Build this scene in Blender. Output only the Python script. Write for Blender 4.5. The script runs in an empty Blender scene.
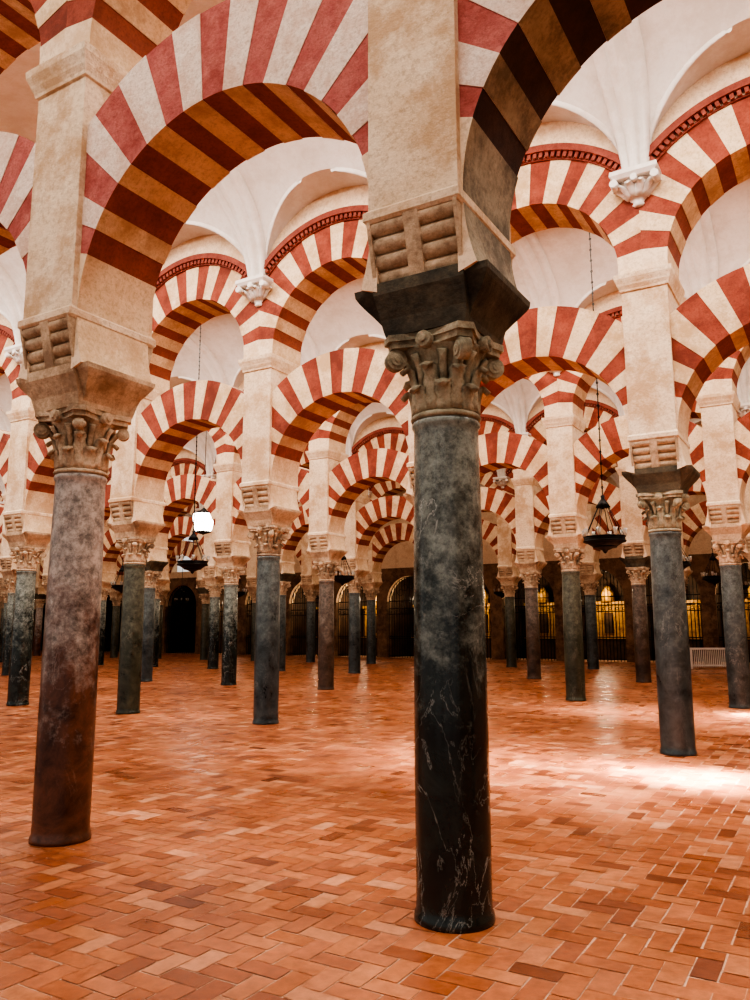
import bpy, math, random
import numpy as np
from mathutils import Vector, Matrix
random.seed(7); rng=np.random.default_rng(5)
P=3.33; W=6.704; PI=math.pi
SC=bpy.context.scene
def lin(c): 
    return tuple(((x/255)/12.92 if x/255<=.04045 else ((x/255+.055)/1.055)**2.4) for x in c)
# ---------------------------------------------------------------- materials
def newmat(name):
    m=bpy.data.materials.new(name); m.use_nodes=True
    nt=m.node_tree; b=nt.nodes['Principled BSDF']
    return m,nt,b
def N(nt,t,**k):
    n=nt.nodes.new(t)
    for a,v in k.items():
        if a.startswith('i_'): n.inputs[a[2:].replace('_',' ')].default_value=v
        else: setattr(n,a,v)
    return n
def ramp(nt,stops):
    r=nt.nodes.new('ShaderNodeValToRGB'); e=r.color_ramp.elements
    e[0].position=stops[0][0]; e[0].color=(*stops[0][1],1)
    e[1].position=stops[-1][0]; e[1].color=(*stops[-1][1],1)
    for p,c in stops[1:-1]:
        x=e.new(p); x.color=(*c,1)
    return r
def coords(nt):
    tc=N(nt,'ShaderNodeTexCoord'); oi=N(nt,'ShaderNodeObjectInfo')
    mu=N(nt,'ShaderNodeMath',operation='MULTIPLY'); mu.inputs[1].default_value=37.0
    nt.links.new(oi.outputs['Random'],mu.inputs[0])
    cb=N(nt,'ShaderNodeCombineXYZ'); nt.links.new(mu.outputs[0],cb.inputs[0]); nt.links.new(mu.outputs[0],cb.inputs[1])
    ad=N(nt,'ShaderNodeVectorMath',operation='ADD')
    nt.links.new(tc.outputs['Object'],ad.inputs[0]); nt.links.new(cb.outputs[0],ad.inputs[1])
    return ad.outputs[0],tc,oi
def stone(name,c1,c2,rough=.85,scale=3.0,bump=.25,detail=40,dark=None,damt=.8,grime=(.74,.70,.66)):
    m,nt,b=newmat(name); v,tc,oi=coords(nt)
    n1=N(nt,'ShaderNodeTexNoise',i_Scale=scale,i_Detail=6.0,i_Roughness=.65)
    nt.links.new(v,n1.inputs['Vector'])
    r=ramp(nt,[(.3,c1),(.7,c2)]); nt.links.new(n1.outputs['Fac'],r.inputs[0])
    out=r.outputs[0]
    n2=N(nt,'ShaderNodeTexNoise',i_Scale=detail,i_Detail=6.0,i_Roughness=.78); nt.links.new(v,n2.inputs['Vector'])
    mx=N(nt,'ShaderNodeMix',data_type='RGBA',blend_type='MULTIPLY'); 
    r2=ramp(nt,[(.36,grime),(.52,(1,1,1))]); nt.links.new(n2.outputs['Fac'],r2.inputs[0])
    mx.inputs[0].default_value=1
    nt.links.new(out,mx.inputs[6]); nt.links.new(r2.outputs[0],mx.inputs[7]); out=mx.outputs[2]
    if dark is not None:
        n3=N(nt,'ShaderNodeTexNoise',i_Scale=1.6,i_Detail=10.0,i_Roughness=.75); nt.links.new(v,n3.inputs['Vector'])
        r3=ramp(nt,[(.47,(0,0,0)),(.60,(damt,)*3)]); nt.links.new(n3.outputs['Fac'],r3.inputs[0])
        m3=N(nt,'ShaderNodeMix',data_type='RGBA'); nt.links.new(r3.outputs[0],m3.inputs[0])
        nt.links.new(out,m3.inputs[6]); m3.inputs[7].default_value=(*dark,1); out=m3.outputs[2]
    nt.links.new(out,b.inputs['Base Color']); b.inputs['Roughness'].default_value=rough
    bp=N(nt,'ShaderNodeBump',i_Strength=bump,i_Distance=.02); 
    n4=N(nt,'ShaderNodeTexNoise',i_Scale=detail*.6,i_Detail=8.0,i_Roughness=.75); nt.links.new(v,n4.inputs['Vector'])
    nt.links.new(n4.outputs['Fac'],bp.inputs['Height']); nt.links.new(bp.outputs[0],b.inputs['Normal'])
    return m
def marble(name,lo,hi,top,vein,veinamt=.5,rough=.28,zmid=1.7):
    m,nt,b=newmat(name); v,tc,oi=coords(nt)
    n1=N(nt,'ShaderNodeTexNoise',i_Scale=3.4,i_Detail=10.0,i_Roughness=.74,i_Distortion=.5); nt.links.new(v,n1.inputs['Vector'])
    r=ramp(nt,[(.38,lo),(.66,hi)]); nt.links.new(n1.outputs['Fac'],r.inputs[0])
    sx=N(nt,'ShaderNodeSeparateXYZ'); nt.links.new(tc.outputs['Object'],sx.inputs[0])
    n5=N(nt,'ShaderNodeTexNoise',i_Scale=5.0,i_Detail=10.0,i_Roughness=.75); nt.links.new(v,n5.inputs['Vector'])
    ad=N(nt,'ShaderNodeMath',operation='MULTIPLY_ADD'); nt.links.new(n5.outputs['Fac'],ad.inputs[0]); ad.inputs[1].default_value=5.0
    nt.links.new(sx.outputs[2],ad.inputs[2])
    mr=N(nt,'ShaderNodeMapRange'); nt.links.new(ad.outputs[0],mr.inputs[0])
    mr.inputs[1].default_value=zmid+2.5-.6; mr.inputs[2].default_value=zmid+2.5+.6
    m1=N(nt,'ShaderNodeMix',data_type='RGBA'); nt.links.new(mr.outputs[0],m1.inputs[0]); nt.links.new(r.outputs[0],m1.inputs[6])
    nz=N(nt,'ShaderNodeTexNoise',i_Scale=11.0,i_Detail=10.0,i_Roughness=.8); nt.links.new(v,nz.inputs['Vector'])
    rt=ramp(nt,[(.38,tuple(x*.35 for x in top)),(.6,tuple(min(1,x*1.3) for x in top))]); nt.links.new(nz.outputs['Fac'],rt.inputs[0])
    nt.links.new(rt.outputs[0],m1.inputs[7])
    wn=N(nt,'ShaderNodeTexNoise',i_Scale=3.2,i_Detail=7.0,i_Roughness=.62,i_Distortion=.9)
    mp=N(nt,'ShaderNodeMapping'); mp.inputs['Scale'].default_value=(1,1,.55); mp.inputs['Rotation'].default_value=(.5,.3,0)
    nt.links.new(v,mp.inputs[0]); nt.links.new(mp.outputs[0],wn.inputs['Vector'])
    rv=ramp(nt,[(.492,(0,0,0)),(.5,(1,1,1)),(.508,(0,0,0))]); nt.links.new(wn.outputs['Fac'],rv.inputs[0])
    mv=N(nt,'ShaderNodeMath',operation='MULTIPLY'); nt.links.new(rv.outputs[0],mv.inputs[0]); 
    n6=N(nt,'ShaderNodeTexNoise',i_Scale=1.7); nt.links.new(v,n6.inputs['Vector'])
    r6=ramp(nt,[(.4,(0,0,0)),(.65,(veinamt,)*3)]); nt.links.new(n6.outputs['Fac'],r6.inputs[0]); nt.links.new(r6.outputs[0],mv.inputs[1])
    m2=N(nt,'ShaderNodeMix',data_type='RGBA'); nt.links.new(mv.outputs[0],m2.inputs[0]); nt.links.new(m1.outputs[2],m2.inputs[6]); m2.inputs[7].default_value=(*vein,1)
    nt.links.new(m2.outputs[2],b.inputs['Base Color'])
    rr=N(nt,'ShaderNodeMapRange'); nt.links.new(n1.outputs['Fac'],rr.inputs[0]); rr.inputs[3].default_value=rough; rr.inputs[4].default_value=rough+.2
    nt.links.new(rr.outputs[0],b.inputs['Roughness'])
    bp=N(nt,'ShaderNodeBump',i_Strength=.1,i_Distance=.008); nt.links.new(nz.outputs['Fac'],bp.inputs['Height']); nt.links.new(bp.outputs[0],b.inputs['Normal'])
    return m
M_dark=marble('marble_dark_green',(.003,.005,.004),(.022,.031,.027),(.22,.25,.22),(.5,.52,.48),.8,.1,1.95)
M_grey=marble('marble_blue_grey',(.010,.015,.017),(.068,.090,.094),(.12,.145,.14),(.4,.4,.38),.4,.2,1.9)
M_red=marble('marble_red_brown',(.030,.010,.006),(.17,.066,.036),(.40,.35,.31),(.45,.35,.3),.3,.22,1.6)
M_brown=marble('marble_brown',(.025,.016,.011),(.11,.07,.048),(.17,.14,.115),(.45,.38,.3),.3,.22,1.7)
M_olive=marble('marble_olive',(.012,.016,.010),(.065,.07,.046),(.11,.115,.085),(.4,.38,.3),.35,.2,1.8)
M_pier=stone('limestone_pier',lin((226,200,168)),lin((244,226,200)),.92,2.2,.8,26,dark=lin((198,162,126)),damt=.85)
M_cap=stone('limestone_capital',lin((180,156,128)),lin((228,206,178)),.85,7,.8,34,dark=lin((112,90,68)))
M_capd=stone('limestone_capital_aged',lin((148,140,116)),lin((204,194,168)),.85,9,.9,34,dark=lin((82,76,60)))
M_imp=stone('sandstone_impost',lin((184,158,130)),lin((222,198,168)),.85,5,.7,30,dark=lin((136,110,86)))
M_impd=stone('darkstone_impost',lin((60,57,46)),lin((112,104,84)),.75,5,.7,30,dark=lin((36,36,29)))
M_plast=stone('plaster_cream',lin((232,206,174)),lin((244,226,202)),.9,1.6,.35,22,dark=lin((208,174,138)),damt=.75)
M_white=stone('plaster_white',lin((218,212,204)),lin((232,227,221)),.9,1.0,.06,10,dark=lin((206,196,184)),damt=.6,grime=(.94,.92,.90))
M_vc=stone('voussoir_stone',lin((222,194,156)),lin((240,218,188)),.9,4,.45,30,dark=lin((196,160,122)),damt=.85)
M_vr=stone('voussoir_brick',lin((140,64,48)),lin((170,92,72)),.9,4,.5,34,dark=lin((116,54,40)),damt=.85)
M_vcn=stone('voussoir_stone_washed',lin((236,214,196)),lin((248,234,220)),.9,5,.9,34,dark=lin((214,180,158)),damt=.85)
M_vrn=stone('voussoir_brick_washed',lin((178,90,84)),lin((208,130,120)),.9,5,.9,34,dark=lin((156,74,64)),damt=.85)
M_sp=stone('soffit_shade_plaster',lin((214,184,148)),lin((236,212,180)),.9,4,.4,30,dark=lin((194,158,122)))  # soffit set: arch colours darkened to carry the shade underneath
M_sc=stone('soffit_shade_stone',lin((206,170,132)),lin((226,196,160)),.9,5,.4,30,dark=lin((176,138,102)))
M_sr=stone('soffit_shade_brick',lin((126,62,42)),lin((154,82,58)),.9,5,.4,34)
M_spd=stone('soffit_deep_shade_plaster',lin((136,126,106)),lin((182,168,144)),.85,4,.5,30,dark=lin((84,76,62)))  # deeper underside shade put into the colour, for one near arch
M_scd=stone('soffit_deep_shade_stone',lin((150,132,106)),lin((184,164,134)),.85,5,.5,30,dark=lin((102,88,68)))
M_srd=stone('soffit_deep_shade_brick',lin((56,36,27)),lin((88,58,44)),.85,5,.5,34)
M_trim=stone('terracotta_moulding',lin((128,60,48)),lin((156,84,68)),.85,5,.3,30)
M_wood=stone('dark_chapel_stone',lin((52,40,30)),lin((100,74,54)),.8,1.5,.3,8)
M_wbk=stone('tan_screen_wall',lin((104,80,60)),lin((146,116,88)),.85,2.5,.3,12,dark=lin((70,52,38)))
M_gold=stone('gilded_altar',lin((150,104,48)),lin((220,176,96)),.4,5,.6,14)
def iron():
    m,nt,b=newmat('wrought_iron'); b.inputs['Base Color'].default_value=(.012,.011,.010,1); b.inputs['Roughness'].default_value=.5; b.inputs['Metallic'].default_value=.6
    n=N(nt,'ShaderNodeTexNoise',i_Scale=40.0); bp=N(nt,'ShaderNodeBump',i_Strength=.2,i_Distance=.005); nt.links.new(n.outputs[0],bp.inputs['Height']); nt.links.new(bp.outputs[0],b.inputs['Normal']); return m
M_iron=iron()
def glass(name='lamp_glass',em=0):
    m,nt,b=newmat(name); b.inputs['Roughness'].default_value=.15
    b.inputs['Transmission Weight'].default_value=.6 if not em else 0
    n=N(nt,'ShaderNodeTexNoise',i_Scale=8.0); r=ramp(nt,[(0,(.8,.75,.62)),(1,(.95,.92,.85))]); nt.links.new(n.outputs[0],r.inputs[0]); nt.links.new(r.outputs[0],b.inputs['Base Color'])
    if em: b.inputs['Emission Color'].default_value=(1,.95,.86,1); b.inputs['Emission Strength'].default_value=em
    return m
M_glass=glass(); M_lit=glass('glow_standin_glass',9)
def tilemat():
    m,nt,b=newmat('terracotta_tile')
    at=N(nt,'ShaderNodeAttribute',attribute_name='tilerand')
    sx=N(nt,'ShaderNodeSeparateColor'); nt.links.new(at.outputs['Color'],sx.inputs[0])
    r=ramp(nt,[(0,lin((128,68,40))),(.25,lin((164,94,58))),(.55,lin((186,114,74))),(.8,lin((200,132,92))),(1,lin((216,158,122)))])
    nt.links.new(sx.outputs[0],r.inputs[0])
    tc=N(nt,'ShaderNodeTexCoord')
    n=N(nt,'ShaderNodeTexNoise',i_Scale=14.0,i_Detail=8.0,i_Roughness=.7); nt.links.new(tc.outputs['Object'],n.inputs['Vector'])
    r2=ramp(nt,[(.3,(.68,.63,.59)),(.62,(1.05,1.03,1.0))]); nt.links.new(n.outputs['Fac'],r2.inputs[0])
    mx=N(nt,'ShaderNodeMix',data_type='RGBA',blend_type='MULTIPLY'); mx.inputs[0].default_value=1; nt.links.new(r.outputs[0],mx.inputs[6]); nt.links.new(r2.outputs[0],mx.inputs[7])
    n3=N(nt,'ShaderNodeTexNoise',i_Scale=.5,i_Detail=7.0,i_Roughness=.68); nt.links.new(tc.outputs['Object'],n3.inputs['Vector'])
    r3=ramp(nt,[(.38,(.62,.54,.48)),(.6,(1.06,1.08,1.12))]); nt.links.new(n3.outputs['Fac'],r3.inputs[0])
    m3=N(nt,'ShaderNodeMix',data_type='RGBA',blend_type='MULTIPLY'); m3.inputs[0].default_value=1; nt.links.new(mx.outputs[2],m3.inputs[6]); nt.links.new(r3.outputs[0],m3.inputs[7])
    nt.links.new(m3.outputs[2],b.inputs['Base Color'])
    rr=N(nt,'ShaderNodeMapRange'); nt.links.new(sx.outputs[1],rr.inputs[0]); rr.inputs[3].default_value=.24; rr.inputs[4].default_value=.46
    nt.links.new(rr.outputs[0],b.inputs['Roughness'])
    bp=N(nt,'ShaderNodeBump',i_Strength=.25,i_Distance=.006); nt.links.new(n.outputs['Fac'],bp.inputs['Height']); nt.links.new(bp.outputs[0],b.inputs['Normal'])
    return m
M_tile=tilemat()
M_mortar=stone('floor_mortar',lin((206,162,134)),lin((224,186,158)),.8,3,.2,30)

# ---------------------------------------------------------------- mesh helper
class MB:
    def __init__(s): s.v=[];s.f=[];s.m=[];s.s=[]
    def vert(s,*p): s.v.append(p); return len(s.v)-1
    def face(s,ids,m=0,sm=False): s.f.append(tuple(ids)); s.m.append(m); s.s.append(sm)
    def hexa(s,b,t,m=0,sm=False):
        i=[s.vert(*p) for p in b]+[s.vert(*p) for p in t]
        s.face((i[3],i[2],i[1],i[0]),m,sm); s.face((i[4],i[5],i[6],i[7]),m,sm)
        for k in range(4): s.face((i[k],i[(k+1)%4],i[4+(k+1)%4],i[4+k]),m,sm)
    def frus(s,x0,x1,y0,y1,z0,X0,X1,Y0,Y1,z1,m=0):
        s.hexa([(x0,y0,z0),(x1,y0,z0),(x1,y1,z0),(x0,y1,z0)],[(X0,Y0,z1),(X1,Y0,z1),(X1,Y1,z1),(X0,Y1,z1)],m)
    def box(s,x0,x1,y0,y1,z0,z1,m=0): s.frus(x0,x1,y0,y1,z0,x0,x1,y0,y1,z1,m)
    def stack(s,prof,m=0):
        rings=[[s.vert(-a,-b,z),s.vert(a,-b,z),s.vert(a,b,z),s.vert(-a,b,z)][0] for a,b,z in prof]
        for r0,r1 in zip(rings,rings[1:]):
            for k in range(4): s.face((r0+k,r0+(k+1)%4,r1+(k+1)%4,r1+k),m)
        s.face([rings[0]+k for k in (3,2,1,0)],m); s.face([rings[-1]+k for k in range(4)],m)
    def lathe(s,prof,n=40,m=0,cx=0,cy=0,sm=True,a0=0,a1=2*PI,sx=1):
        full=abs(a1-a0-2*PI)<1e-6; cnt=n if full else n+1
        R=[]
        for r,z in prof:
            R.append([s.vert(cx+sx*r*math.cos(a0+(a1-a0)*k/n),cy+r*math.sin(a0+(a1-a0)*k/n),z) for k in range(cnt)])
        for A,B in zip(R,R[1:]):
            for k in range(n):
                k2=(k+1)%cnt; s.face((A[k],A[k2],B[k2],B[k]),m,sm)
        return R
    def sweep(s,path,ang,m=0,cx=0,cy=0,cz=0,sm=True,sx=1):
        c,sn=math.cos(ang),math.sin(ang); R=[]
        for k,(r,z,w,t) in enumerate(path):
            a=path[max(0,k-1)];b=path[min(len(path)-1,k+1)]
            dr,dz=b[0]-a[0],b[1]-a[1];L=math.hypot(dr,dz) or 1; nr,nz=dz/L,-dr/L
            pts=[]
            for q,(wf,tf) in enumerate([(-1,0),(-.5,.8),(0,1.25),(.5,.8),(1,0),(0,-.6)]):
                rr=r+nr*t*tf; zz=z+nz*t*tf; ww=w*wf
                pts.append(s.vert(cx+sx*(rr*c-ww*sn),cy+rr*sn+ww*c,cz+zz))
            R.append(pts)
        for A,B in zip(R,R[1:]):
            for k in range(6): s.face((A[k],A[(k+1)%6],B[(k+1)%6],B[k]),m,sm)
        s.face(R[0][::-1],m); s.face(R[-1],m)
    def cyl(s,p,q,r,n=10,m=0,sm=True):
        p=Vector(p);q=Vector(q);d=(q-p).normalized(); a=d.orthogonal().normalized(); b=d.cross(a)
        A=[s.vert(*(p+a*r*math.cos(2*PI*k/n)+b*r*math.sin(2*PI*k/n))) for k in range(n)]
        B=[s.vert(*(q+a*r*math.cos(2*PI*k/n)+b*r*math.sin(2*PI*k/n))) for k in range(n)]
        for k in range(n): s.face((A[k],A[(k+1)%n],B[(k+1)%n],B[k]),m,sm)
        s.face(A[::-1],m); s.face(B,m)
    def torus(s,c,R,r,n=32,k=8,m=0,tilt=None):
        G=[]
        for i in range(n):
            a=2*PI*i/n
            ring=[]
            for j in range(k):
                b=2*PI*j/k; x=(R+r*math.cos(b))*math.cos(a); y=(R+r*math.cos(b))*math.sin(a); z=r*math.sin(b)
                if tilt=='x': x,y,z=x,z,y
                if tilt=='y': x,y,z=z,x,y
                ring.append(s.vert(c[0]+x,c[1]+y,c[2]+z))
            G.append(ring)
        for i in range(n):
            for j in range(k): s.face((G[i][j],G[(i+1)%n][j],G[(i+1)%n][(j+1)%k],G[i][(j+1)%k]),m,True)
    def mesh(s,name,mats,fix=True):
        me=bpy.data.meshes.new(name); me.from_pydata(s.v,[],s.f); 
        for x in mats: me.materials.append(x)
        me.polygons.foreach_set('material_index',s.m); me.polygons.foreach_set('use_smooth',s.s)
        me.update()
        if fix:
            import bmesh
            bm=bmesh.new(); bm.from_mesh(me); bmesh.ops.recalc_face_normals(bm,faces=bm.faces[:]); bm.to_mesh(me); bm.free()
        return me
def put(name,me,loc=(0,0,0),rz=0,mats=None):
    o=bpy.data.objects.new(name,me); SC.collection.objects.link(o); o.location=loc; o.rotation_euler=(0,0,rz)
    if mats:
        for k,mm in mats.items():
            o.material_slots[k].link='OBJECT'; o.material_slots[k].material=mm
    return o

# ---------------------------------------------------------------- column (shaft + capital + impost)
ZS=2.834; ZC=3.35; ZI=3.65
def make_column(seed):
    rd=random.Random(seed); b=MB()
    b.lathe([(0,0),(.225,0),(.226,.02),(.222,.04),(.214,.055),(.212,.10),(.214,.8),(.211,1.5),(.204,2.2),(.196,2.72),(.196,ZS-.05),(.207,ZS-.035),(.209,ZS-.015),(.2,ZS)],56,0)
    z=ZS
    b.lathe([(.19,z),(.212,z+.008),(.216,z+.02),(.205,z+.038),(.185,z+.048),(.178,z+.18),(.185,z+.28),(.215,z+.37),(.25,z+.425),(.262,z+.44),(0,z+.44)],48,1)
    def leaf(a,z0,h,r0,w,curl):
        p=[]
        for k in range(9):
            t=k/8
            rr=r0+.010+.015*t+curl*t**3.2; zz=z0+h*min(1,math.sin(min(t,.92)/.92*PI/2))-(.045*max(0,t-.8)/.2)
            ww=w*(1-.25*t)*(1.0+(.16 if k%2 else -.10))*(0.55 if k==8 else 1)
            p.append((rr,zz,ww,.02))
        b.sweep(p,a,1,cz=0)
    for k in range(8): leaf(k*PI/4+PI/8,z+.04,.17+rd.uniform(-.03,.02),.176,.060,.07)
    for k in range(8): leaf(k*PI/4,z+.045,.29+rd.uniform(-.04,.02),.176,.055,.085)
    for k in range(8):
        a=k*PI/4+PI/8
        b.sweep([(.185,z+.2,.03,.018),(.195,z+.28,.028,.018),(.22,z+.35,.03,.018),(.25,z+.395,.035,.02)],a,1)
    for k in range(4):
        a=PI/4+k*PI/2; c,s_=math.cos(a),math.sin(a)
        b.sweep([(.185,z+.22,.035,.025),(.21,z+.30,.035,.025),(.26,z+.37,.035,.025),(.325,z+.415,.035,.02)],a,1)
        er=rd.uniform(.7,1.1)
        cc=(.318*c,.318*s_,z+.372)
        for rr,ww in ((.062*er,.034),(.04*er,.045),(.018,.052)):
            b.cyl((cc[0]-s_*ww,cc[1]+c*ww,cc[2]),(cc[0]+s_*ww,cc[1]-c*ww,cc[2]),rr,14,1)
        a2=k*PI/2; c,s_=math.cos(a2),math.sin(a2)
        b.cyl((.2*c,.2*s_,z+.455),(.30*c,.30*s_,z+.455),.05,10,1)
        b.cyl((.2*c,.2*s_,z+.455),(.315*c,.315*s_,z+.455),.025,8,1)
    def abac(z0,z1,sc):
        pts=[]
        for k in range(4):
            a=PI/4+k*PI/2
            for t in (-.13,.13):
                pts.append((.43*sc*math.cos(a+t),.43*sc*math.sin(a+t)))
            a2=a+PI/4
            for t in (-.42,-.2,0,.2,.42):
                r=.285*sc/math.cos(t)*(1+.25*abs(t)**1.5)
                pts.append((r*math.cos(a2+t),r*math.sin(a2+t)))
        A=[b.vert(x,y,z0) for x,y in pts];B=[b.vert(x,y,z1) for x,y in pts]; n=len(pts)
        for k in range(n): b.face((A[k],A[(k+1)%n],B[(k+1)%n],B[k]),1)
        b.face(A[::-1],1);b.face(B,1)
    abac(z+.435,z+.475,.82); abac(z+.475,ZC,.88)
    # nave arm and arcade arm of the cruciform impost
    b.stack([(.265,.275,ZC),(.275,.285,ZC+.04),(.285,.30,ZC+.10),(.295,.345,ZC+.20),(.30,.365,ZC+.24),(.30,.37,ZI+.012)],2)
    pr=[(.26,.225,ZC+.002),(.275,.235,ZC+.04),(.305,.25,ZC+.09),(.345,.275,ZC+.14),(.395,.305,ZC+.195),(.425,.33,ZC+.235),(.440,.345,ZC+.262),(.443,.352,ZI)]
    b.stack(pr,2)
    return b.mesh('marble_column',[M_grey,M_cap,M_imp])
COLS=[make_column(s) for s in range(3)]

# ---------------------------------------------------------------- pier with roll corbels and cornice
ZP=6.15
def make_pier():
    b=MB()
    b.box(-.30,.30,-.32,.32,ZI,4.06,0)
    for sg in (-1,1):
        for k in range(4):
            zc=ZI+.055+k*.098; yc=.30+.028*k
            b.cyl((-.295,sg*yc,zc),(.295,sg*yc,zc),.056,14,3,True)
        for (x0,x1) in ((-.05,.05),(-.30,-.275),(.275,.30)):
            y0=.3;Y1=.45; y1=.36 
            A,B_=sorted((sg*y0,sg*y1)); C,D_=sorted((sg*y0,sg*Y1))
            b.frus(x0,x1,A,B_,ZI+.01,x0,x1,C,D_,4.04,3)
    b.stack([(.305,.44,4.02),(.32,.455,4.04),(.32,.455,4.09),(.30,.42,4.12),(.30,.42,ZP-.04),(.32,.44,ZP-.03),(.325,.445,ZP),(.345,.47,ZP+.05),(.35,.475,ZP+.07),(.375,.505,ZP+.14),(.38,.51,ZP+.2)],0)
    return b.mesh('masonry_pier',[M_pier,M_pier,M_pier,M_imp])
PIER=make_pier()

# ---------------------------------------------------------------- arches  (slots 0-2 faces, 3-5 soffit with shade in its colour)
def arch(b,zc,ri,ro,segs,hv,umax,sub=3,top=None):
    for a0,a1,mt in segs:
        n=max(1,sub if a1-a0<12 else int((a1-a0)/3))
        rec=.006 if mt==1 else 0
        for k in range(n):
            q=[]
            for a in (a0+(a1-a0)*k/n,a0+(a1-a0)*(k+1)/n):
                c,s=math.cos(math.radians(a)),math.sin(math.radians(a))
                rr=min(ro,umax/max(1e-6,abs(c)))
                q.append((c,s,rr))
            (c0,s0,r0),(c1,s1,r1)=q
            h=hv-rec; rj=ri+rec
            I0=[b.vert(rj*c0,y,zc+rj*s0) for y in (-h,h)]; I1=[b.vert(rj*c1,y,zc+rj*s1) for y in (-h,h)]
            O0=[b.vert(r0*c0,y,zc+r0*s0) for y in (-h,h)]; O1=[b.vert(r1*c1,y,zc+r1*s1) for y in (-h,h)]
            b.face((I0[0],O0[0],O1[0],I1[0]),mt); b.face((I0[1],I1[1],O1[1],O0[1]),mt)
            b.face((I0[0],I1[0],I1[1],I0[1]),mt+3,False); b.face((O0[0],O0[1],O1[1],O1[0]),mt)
            if k==0: b.face((I0[0],I0[1],O0[1],O0[0]),mt)
            if k==n-1: b.face((I1[0],O1[0],O1[1],I1[1]),mt)
            if top:
                def lim(c,s): 
                    t=(P/2)/max(1e-6,abs(c))
                    if s>0: t=min(t,(top-zc)/s)
                    return t
                t0,t1=lim(c0,s0),lim(c1,s1)
                if t0>r0+1e-4 or t1>r1+1e-4:
                    A=[(r0*c0,zc+r0*s0),(t0*c0,zc+t0*s0),(t1*c1,zc+t1*s1),(r1*c1,zc+r1*s1)]
                    b.face([b.vert(x,-hv,z) for x,z in A],0); b.face([b.vert(x,hv,z) for x,z in A][::-1],0)
def make_segs(lo,s0,s1,hi,n,rd,jit=.8):
    e=[s0+(s1-s0)*k/n+(rd.uniform(-jit,jit) if 0<k<n else 0) for k in range(n+1)]
    segs=[]
    if s0>lo: segs.append((lo,s0,0))
    for k in range(n): segs.append((e[k],e[k+1],1 if k%2==0 else 2))
    if hi>s1: segs.append((s1,hi,0))
    return segs
ZCL=4.10; RI=1.355; ZCU=6.45
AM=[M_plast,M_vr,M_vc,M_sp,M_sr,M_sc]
LOW=[];UP=[]
for sd in range(3):
    rd=random.Random(sd+20)
    b=MB(); a=math.degrees(math.asin((ZCL-ZI)/RI))
    arch(b,ZCL,RI,2.10,make_segs(-a,19,161,180+a,17,rd),.37,P/2-.27)
    LOW.append(b.mesh('lower_horseshoe_arch',AM,False))
    b=MB(); a=math.degrees(math.asin((ZCU-ZP-.2)/1.34))
    arch(b,ZCU,1.34,2.0,make_segs(-a,8,172,180+a,19,rd),.42,P/2,top=9.3)
    for sg in (-1,1):
        def band(r0,r1,y1,a0,a1,n,mt):
            R=[]
            for k in range(n+1):
                an=math.radians(a0+(a1-a0)*k/n); c,s=math.cos(an),math.sin(an)
                R.append([b.vert(r0*c,sg*.40,ZCU+r0*s),b.vert(r0*c,sg*y1,ZCU+r0*s),b.vert(r1*c,sg*y1,ZCU+r1*s),b.vert(r1*c,sg*.40,ZCU+r1*s)])
            for A,B in zip(R,R[1:]):
                for j in range(3): b.face((A[j],B[j],B[j+1],A[j+1]),mt)
            b.face(R[0],mt); b.face(R[-1][::-1],mt)
        band(2.10,2.2,.53,41,139,32,6); band(2.0,2.03,.45,38,142,32,6)
        for k in range(38):
            a0=41.5+k*97.5/38; band(2.02,2.11,.50,a0,a0+1.5,1,6)
    UP.append(b.mesh('upper_round_arch',AM+[M_trim],False))

# ---------------------------------------------------------------- vault bay + ribs + corbel
HW=W/2-.42; VS=7.72; RB=2.15
def zb(v): return VS+RB*math.sqrt(max(0,1-(v/HW)**2))
def zl(u): 
    t=min(1,abs(u)/1.58); return VS+1.35*max(0,(1-t**2.1))**.5
def make_vault():
    b=MB(); nu,nv=44,40
    us=[-P/2]+[1.58*math.sin(PI/2*(-1+2*k/nu)) for k in range(nu+1)]+[P/2]
    cols=[]
    for u in us:
        z=zl(u); vg=HW*math.sqrt(max(0,1-((z-VS)/RB)**2))
        th=math.asin(min(1,vg/HW))
        vs=[(-HW,z)]+[(HW*math.sin(th*(-1+2*k/nv)),None) for k in range(nv+1)]+[(HW,z)]
        cols.append([b.vert(u,v,zz if zz is not None else zb(v)) for v,zz in vs])
    for A,B in zip(cols,cols[1:]):
        for j in range(len(A)-1):
            b.face((A[j],A[j+1],B[j+1],B[j]),0,False)
    for su in (-1,1):
        for sv in (-1,1):
            pts=[]
            for k in range(nu//2,nu+1):
                u=us[1+k] if su>0 else us[1+nu-k]
                z=zl(u); vg=HW*math.sqrt(max(0,1-((z-VS)/RB)**2)); pts.append((u,sv*vg,z-.005))
            R=[]
            for p in pts[3:]:
                R.append([b.vert(p[0]+.045*math.cos(t),p[1],p[2]+.06*math.sin(t)) for t in [2*PI*j/8 for j in range(8)]])
            for A,B in zip(R,R[1:]):
                for j in range(8): b.face((A[j],A[(j+1)%8],B[(j+1)%8],B[j]),0,True)
    for su in (-1,1):
        R=[]
        for k in range(49):
            th=-PI/2+PI*k/48; v=HW*math.sin(th); z=VS+RB*math.cos(th)
            nv_,nz=math.sin(th)/HW,math.cos(th)/RB; L=math.hypot(nv_,nz); nv_/=L;nz/=L
            h=math.cos(th); f=1+.9*min(1,h*1.6)
            row=[]
            for x,d in ((0,.22),(.035,.21),(.06,.175),(.068,.12),(.08,.11),(.115,.14),(.145,.13),(.165,.08),(.17,.0),(.17,-.03)):
                d2=d*(1-.2*h)
                row.append(b.vert(su*(P/2-x*f),v-nv_*d2,z-nz*d2))
            R.append(row)
        for A,B in zip(R,R[1:]):
            for j in range(len(A)-1): b.face((A[j],A[j+1],B[j+1],B[j]),0,True)
    return b.mesh('vault_bay',[M_white],False)
VAULT=make_vault()
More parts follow.
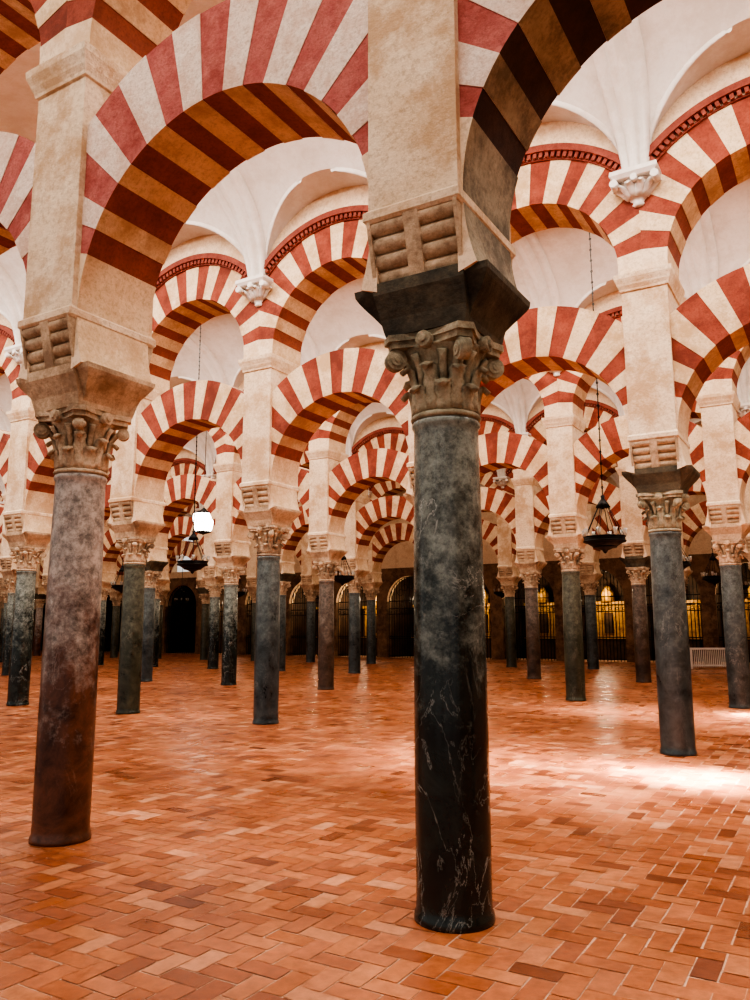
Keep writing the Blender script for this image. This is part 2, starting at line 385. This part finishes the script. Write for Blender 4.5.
def make_corbel():
    b=MB(); X=1.35
    b.lathe([(0,7.30),(.04,7.31),(.06,7.34),(.05,7.37),(.085,7.41),(.12,7.45),(.11,7.48),(.15,7.54),(.18,7.60),(.19,7.63),(.19,7.66),(.0,7.66)],24,0,a0=PI,a1=2*PI,sx=X)
    for k in range(6):
        a=PI+PI*(k+.5)/6
        b.sweep([(.09,7.42,.035,.02),(.13,7.49,.048,.025),(.18,7.55,.048,.025),(.24,7.60,.03,.02),(.25,7.565,.015,.012)],a,0,sx=X)
    for x in (-.27,.27): b.cyl((x,-.10,7.6),(x,-.27,7.6),.055,12,0)
    b.cyl((0,-.1,7.62),(0,-.28,7.62),.045,12,0)
    b.frus(-.27,.27,-.25,.02,7.65,-.32,.32,-.29,.02,7.70); b.frus(-.32,.32,-.29,.02,7.70,-.31,.31,-.29,.02,7.76)
    return b.mesh('vault_corbel',[M_white])
CORB=make_corbel()

# ---------------------------------------------------------------- place arcades
ranges={-1:(-3,3),0:(-5,3),1:(-8,3),2:(-11,3),3:(-14,3),4:(-15,3)}
special={(0,0):(M_dark,M_capd,M_impd,0),(-1,0):(M_red,M_cap,M_imp,1),(0,1):(M_grey,M_capd,M_impd,2),(-2,1):(M_grey,M_cap,M_imp,0),
 (0,2):(M_grey,M_cap,M_imp,1),(-1,2):(M_olive,M_cap,M_imp,2),(-3,1):(M_olive,M_cap,M_imp,1),(-3,2):(M_brown,M_cap,M_imp,0),(-4,1):(M_dark,M_cap,M_imp,2)}
pool=[M_grey,M_dark,M_olive,M_red,M_dark,M_brown,M_olive]
for k,(i0,i1) in ranges.items():
    for i in range(i0,i1+1):
        rd=random.Random(i*31+k*7+500)
        sh,cp,im,var=special.get((i,k),(rd.choice(pool),M_cap,rd.choice([M_imp,M_imp,M_imp,M_impd]),rd.randrange(3)))
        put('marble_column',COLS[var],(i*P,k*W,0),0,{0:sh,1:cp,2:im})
        put('masonry_pier',PIER,(i*P,k*W,0),0)
        for sg in (-1,1): put('vault_corbel',CORB,(i*P,k*W+sg*.42,0),PI if sg>0 else 0)
        if i<i1:
            mm=None
            if k==0: mm={1:M_vrn,2:M_vcn}
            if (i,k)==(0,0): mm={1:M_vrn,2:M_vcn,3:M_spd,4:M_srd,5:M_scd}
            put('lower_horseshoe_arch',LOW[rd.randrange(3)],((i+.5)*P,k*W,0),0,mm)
            put('upper_round_arch',UP[rd.randrange(3)],((i+.5)*P,k*W,0))
NX0=-15
for k in range(-1,5):
    for i in range(NX0,3):
        if i<ranges[min(k+1,4)][0]-1: continue
        put('vault_bay',VAULT,((i+.5)*P,(k+.5)*W,0))

# ---------------------------------------------------------------- floor
YB=5*W
X0,X1,Y0,Y1=-52.0,11.65,-9.0,YB+.1
s=.125; gap=.0038
nx=int((X1-X0)/s)-1; ny=int((Y1-Y0)/s)-1
xx,yy=np.meshgrid(np.arange(nx),np.arange(ny),indexing='ij'); m=(xx-yy)%4
hx,hy=xx[m==0],yy[m==0]; vx,vy=xx[m==2],yy[m==2]
rects=np.concatenate([np.stack([hx,hx+2,hy,hy+1],1),np.stack([vx,vx+1,vy-1,vy+1],1)]).astype(float)*s
rects[:,0:2]+=X0; rects[:,2:4]+=Y0
rects[:,0]+=gap; rects[:,1]-=gap; rects[:,2]+=gap; rects[:,3]-=gap
n=len(rects)
co=np.zeros((n,4,3)); co[:,0,:2]=rects[:,[0,2]]; co[:,1,:2]=rects[:,[1,2]]; co[:,2,:2]=rects[:,[1,3]]; co[:,3,:2]=rects[:,[0,3]]
co[:,:,:2]+=rng.normal(0,.0018,(n,4,2))
co[:,:,2]=rng.normal(0,.0006,(n,4))+rng.normal(0,.0006,(n,1))
me=bpy.data.meshes.new('floor'); me.vertices.add(n*4); me.vertices.foreach_set('co',co.ravel())
me.loops.add(n*4); me.loops.foreach_set('vertex_index',np.arange(n*4,dtype=np.int32))
me.polygons.add(n); me.polygons.foreach_set('loop_start',np.arange(0,n*4,4,dtype=np.int32)); 
me.materials.append(M_tile); me.update(calc_edges=True)
at=me.color_attributes.new('tilerand','FLOAT_COLOR','CORNER')
rc=np.ones((n,4)); rc[:,0]=np.clip(rng.normal(.5,.23,n),0,1); rc[:,1]=rng.random(n); rc[:,2]=rng.random(n)
at.data.foreach_set('color',np.repeat(rc,4,axis=0).ravel())
fl=put('floor',me)
b=MB(); b.box(X0-.3,X1+.3,Y0,YB+3.1,-.2,-.0035); mo=put('floor_mortar_bed',b.mesh('floor_mortar_bed',[M_mortar])); mo.parent=fl

# ---------------------------------------------------------------- back wall with chapels
b=MB()
nb0,nb1=-16,3
OW=1.35; SPR=3.0
win_u=[-10.5]
for i in range(nb0,nb1+1):
    cx=i*P+P/2; seg=18; top=9.3
    tall=(i+.5) in win_u
    pts=[(OW*math.cos(PI*k/seg),SPR+OW*math.sin(PI*k/seg)) for k in range(seg+1)]
    for (xa,za),(xb,zb_) in zip(pts,pts[1:]):
        b.face([b.vert(cx+xa,YB,za),b.vert(cx+xa,YB,4.8),b.vert(cx+xb,YB,4.8),b.vert(cx+xb,YB,zb_)],2)
        b.face([b.vert(cx+xa,YB,za),b.vert(cx+xb,YB,zb_),b.vert(cx+xb,YB+.5,zb_),b.vert(cx+xa,YB+.5,za)],1)
    for sg in (-1,1):
        x0,x1=sorted((cx+sg*OW,cx+sg*P/2)); b.box(x0,x1,YB,YB+.5,0,SPR,2)
        b.box(x0,x1,YB,YB+.5,SPR,4.8,2)
    if tall:
        b.box(cx-P/2,cx-.9,YB,YB+.5,4.8,top); b.box(cx+.9,cx+P/2,YB,YB+.5,4.8,top); b.box(cx-.9,cx+.9,YB,YB+.5,8.6,top); b.box(cx-.9,cx+.9,YB,YB+.5,4.8,5.2)
    else: b.box(cx-P/2,cx+P/2,YB,YB+.5,4.8,top,0)
xa,xb=nb0*P,(nb1+1)*P
put('wall_back',b.mesh('wall_back',[M_plast,M_vc,M_wbk],False))
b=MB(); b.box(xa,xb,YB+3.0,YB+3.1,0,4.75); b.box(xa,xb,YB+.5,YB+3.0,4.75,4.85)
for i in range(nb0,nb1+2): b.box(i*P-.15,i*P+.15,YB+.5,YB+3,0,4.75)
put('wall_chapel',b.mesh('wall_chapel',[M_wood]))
b=MB(); b.box(X1,X1+.3,Y0,YB,0,9.9); put('wall_right',b.mesh('wall_right',[M_plast]))
b=MB(); b.box(X0-.3,X0,Y0,YB,0,9.9); put('wall_left',b.mesh('wall_left',[M_plast]))
b=MB(); b.box(X0,X1,Y0,YB+.5,10.0,10.2); put('ceiling',b.mesh('ceiling',[M_white]))
def make_grille():
    b=MB()
    n=17
    for k in range(n+1):
        x=-OW+2*OW*k/n; zt=SPR+math.sqrt(max(0,OW*OW-x*x))
        b.cyl((x,0,0),(x,0,zt),.02,6)
        if k<n and k%2==0: b.torus((x+OW/n,0,2.45),.06,.014,10,5,0,'x')
    for z in (.08,1.0,1.1,2.3,2.6,SPR): b.box(-OW,OW,-.02,.02,z,z+.045)
    pts=[(OW*math.cos(PI*k/20),0,SPR+OW*math.sin(PI*k/20)) for k in range(21)]
    for p,q in zip(pts,pts[1:]): b.cyl(p,q,.03,6)
    for k in range(1,6):
        a=PI*k/6; b.torus((.75*math.cos(a),0,SPR+.12+.75*math.sin(a)*.95),.17,.016,14,5,0,'x')
    return b.mesh('iron_grille',[M_iron])
GR=make_grille()
for i in range(nb0,nb1+1): put('iron_grille',GR,(i*P+P/2,YB+.25,0))
def make_altar():
    b=MB()
    b.box(-.9,.9,-.35,0,0,1.0,1); b.box(-1.0,1.0,-.4,.0,1.0,1.08,0)
    for x in (-.8,-.3,.3,.8): b.lathe([(0,1.08),(.08,1.08),(.06,1.15),(.055,2.6),(.085,2.7),(0,2.7)],12,0,cx=x,cy=-.15)
    b.box(-.95,.95,-.12,0,1.08,2.7,0); b.box(-1.0,1.0,-.28,0,2.7,2.85,0)
    b.lathe([(0,2.85),(.35,2.85),(.3,3.3),(.1,3.6),(0,3.65)],16,0,cy=-.12)
    b.box(-.22,.22,-.2,-.1,1.3,2.3,1)
    return b.mesh('gilded_altarpiece',[M_gold,M_wood])
AL=make_altar()
def plight(loc,e,col,r=.15):
    l=bpy.data.lights.new('chapel_light','POINT'); l.energy=e; l.color=col; l.shadow_soft_size=r
    o=bpy.data.objects.new('chapel_light',l); SC.collection.objects.link(o); o.location=loc
for i,e in ((-12,60),(-10,110),(-9,50),(-8,90),(-7,130),(-6,60),(-5,110),(-4,60),(-3,140),(-2,120),(-1,70),(0,120),(1,130)):
    put('gilded_altarpiece',AL,(i*P+P/2,YB+2.5,0))
    plight((i*P+P/2,YB+1.2,3.3),e,(1,.78,.52))  # warm lit chapels, plus dimmer lights added to lighten the unlit ones
b=MB()
for k in range(24): b.box(-.85+k*.072,-.85+k*.072+.03,-.02,.02,.06,.72)
b.box(-.9,.9,-.04,.04,.72,.80); b.box(-.9,.9,-.03,.03,.10,.16)
for x in (-.88,.84): b.box(x,x+.06,-.15,.15,0,.8)
put('low_white_barrier',b.mesh('low_white_barrier',[M_white]),(-2.67,29.0,0),.5)

# ---------------------------------------------------------------- hanging lamps
def make_lamp():
    b=MB(); z0=3.0
    b.cyl((0,0,z0+.95),(0,0,9.75),.011,6)
    for k in range(60): b.torus((0,0,z0+1.0+k*.11),.02,.006,8,4,0,'x' if k%2 else 'y')
    b.torus((0,0,z0+.12),.36,.018,40,8); b.torus((0,0,z0+.20),.36,.012,40,6)
    b.torus((0,0,z0+.02),.2,.014,30,6)
    b.lathe([(0,z0-.1),(.03,z0-.08),(.05,z0-.04),(.2,z0+.02),(.36,z0+.12),(.36,z0+.20),(.35,z0+.20),(.34,z0+.13),(.18,z0+.04),(0,z0)],32,0)
    b.lathe([(.0,z0+.98),(.04,z0+.95),(.03,z0+.9),(.09,z0+.82),(.13,z0+.74),(.02,z0+.72),(0,z0+.7)],20,0)
    for k in range(8):
        a=k*PI/4; c,s_=math.cos(a),math.sin(a)
        b.cyl((.36*c,.36*s_,z0+.2),(.06*c,.06*s_,z0+.82),.007,5)
        x,y=.37*c,.37*s_
        b.lathe([(0,z0+.2),(.02,z0+.2),(.03,z0+.24),(.042,z0+.34),(.038,z0+.34),(0,z0+.24)],12,1,cx=x,cy=y)
    return b.mesh('hanging_lamp',[M_iron,M_glass])
LAMP=make_lamp()
for k in range(1,5):
    for u in (-1.665,-11.655,-21.645,-31.635):
        if u<-16 and k<2: continue
        put('hanging_lamp',LAMP,(u,(k+.5)*W,0))
b=MB()
b.cyl((0,0,.45),(0,0,4.4),.012,6,0)
b.lathe([(0,.5),(.05,.47),(.12,.4),(.38,.3),(.40,.27),(0,.27)],8,0,sm=False)
b.lathe([(.36,.27),(.38,.1),(.30,-.3),(.24,-.38),(0,-.38)],8,1,sm=False)
b.lathe([(0,-.5),(.06,-.46),(.27,-.40),(.27,-.36),(0,-.36)],8,0,sm=False)
for k in range(8):
    a=k*PI/4; c,s_=math.cos(a),math.sin(a)
    b.cyl((.385*c,.385*s_,.27),(.385*c,.385*s_,.1),.014,5,0); b.cyl((.385*c,.385*s_,.1),(.26*c,.26*s_,-.38),.014,5,0)
put('glow_standin_lantern',b.mesh('glow_standin_lantern',[M_iron,M_lit]),(-17.6,2.5*W,5.37))  # lantern shape added in place of a bright glow of unknown source

# ---------------------------------------------------------------- lights
def area(name,loc,sx,sy,e,col,rot=(0,0,0),spread=PI):
    l=bpy.data.lights.new(name,'AREA'); l.shape='RECTANGLE'; l.size=sx; l.size_y=sy; l.energy=e; l.color=col; l.spread=spread
    o=bpy.data.objects.new(name,l); SC.collection.objects.link(o); o.location=loc; o.rotation_euler=rot; return o
for k,(xl,xr,e,c) in {-1:(-12,9,4.2,(1,.94,.87)),0:(-20,9,8.0,(1,.95,.89)),1:(-30,9,6.8,(1,.93,.85)),2:(-38,9,4.4,(1,.90,.79)),3:(-46,9,2.4,(1,.86,.71)),4:(-50,9,1.1,(1,.83,.67))}.items():
    L=xr-xl
    area('added_vault_light',((xl+xr)/2,(k+.42)*W,9.4),L,.7,e*L*W,c,(.28,0,0))  # strip lights added under the vaults to brighten each nave; no real openings
area('added_vault_light',(-.35,5.55,9.2),2.8,.45,420,(1,.98,.96),(0,0,-.5),math.radians(9))  # beams added for the bright floor patches; no vault opening is modelled
area('added_vault_light',(-.2,12.4,9.2),2.8,.45,420,(1,.98,.96),(0,0,-.5),math.radians(9))
area('added_vault_light',(-1.6,5.0,9.2),4.5,1.4,170,(1,.98,.96),(0,0,-.3),math.radians(26))
area('added_vault_light',(-1.0,11.5,9.2),5.5,1.4,150,(1,.98,.96),(0,0,-.3),math.radians(26))
w=bpy.data.worlds.new('World'); SC.world=w; w.use_nodes=True
w.node_tree.nodes['Background'].inputs[0].default_value=(1,.96,.92,1); w.node_tree.nodes['Background'].inputs[1].default_value=.65

# ---------------------------------------------------------------- camera
cam=bpy.data.cameras.new('Camera'); co_=bpy.data.objects.new('Camera',cam); SC.collection.objects.link(co_)
co_.location=(2.038,-4.2875,1.6); co_.rotation_mode='XYZ'
R=Matrix.Rotation(.5358,4,'Z')@Matrix.Rotation(PI/2+.1596,4,'X')@Matrix.Rotation(-.0029,4,'Z')
co_.rotation_euler=R.to_euler()
cam.sensor_width=36; cam.lens=792.6/1000*36; cam.clip_end=300
SC.camera=co_
SC.view_settings.view_transform='AgX'
SC.view_settings.look='AgX - High Contrast'
SC.view_settings.exposure=.12
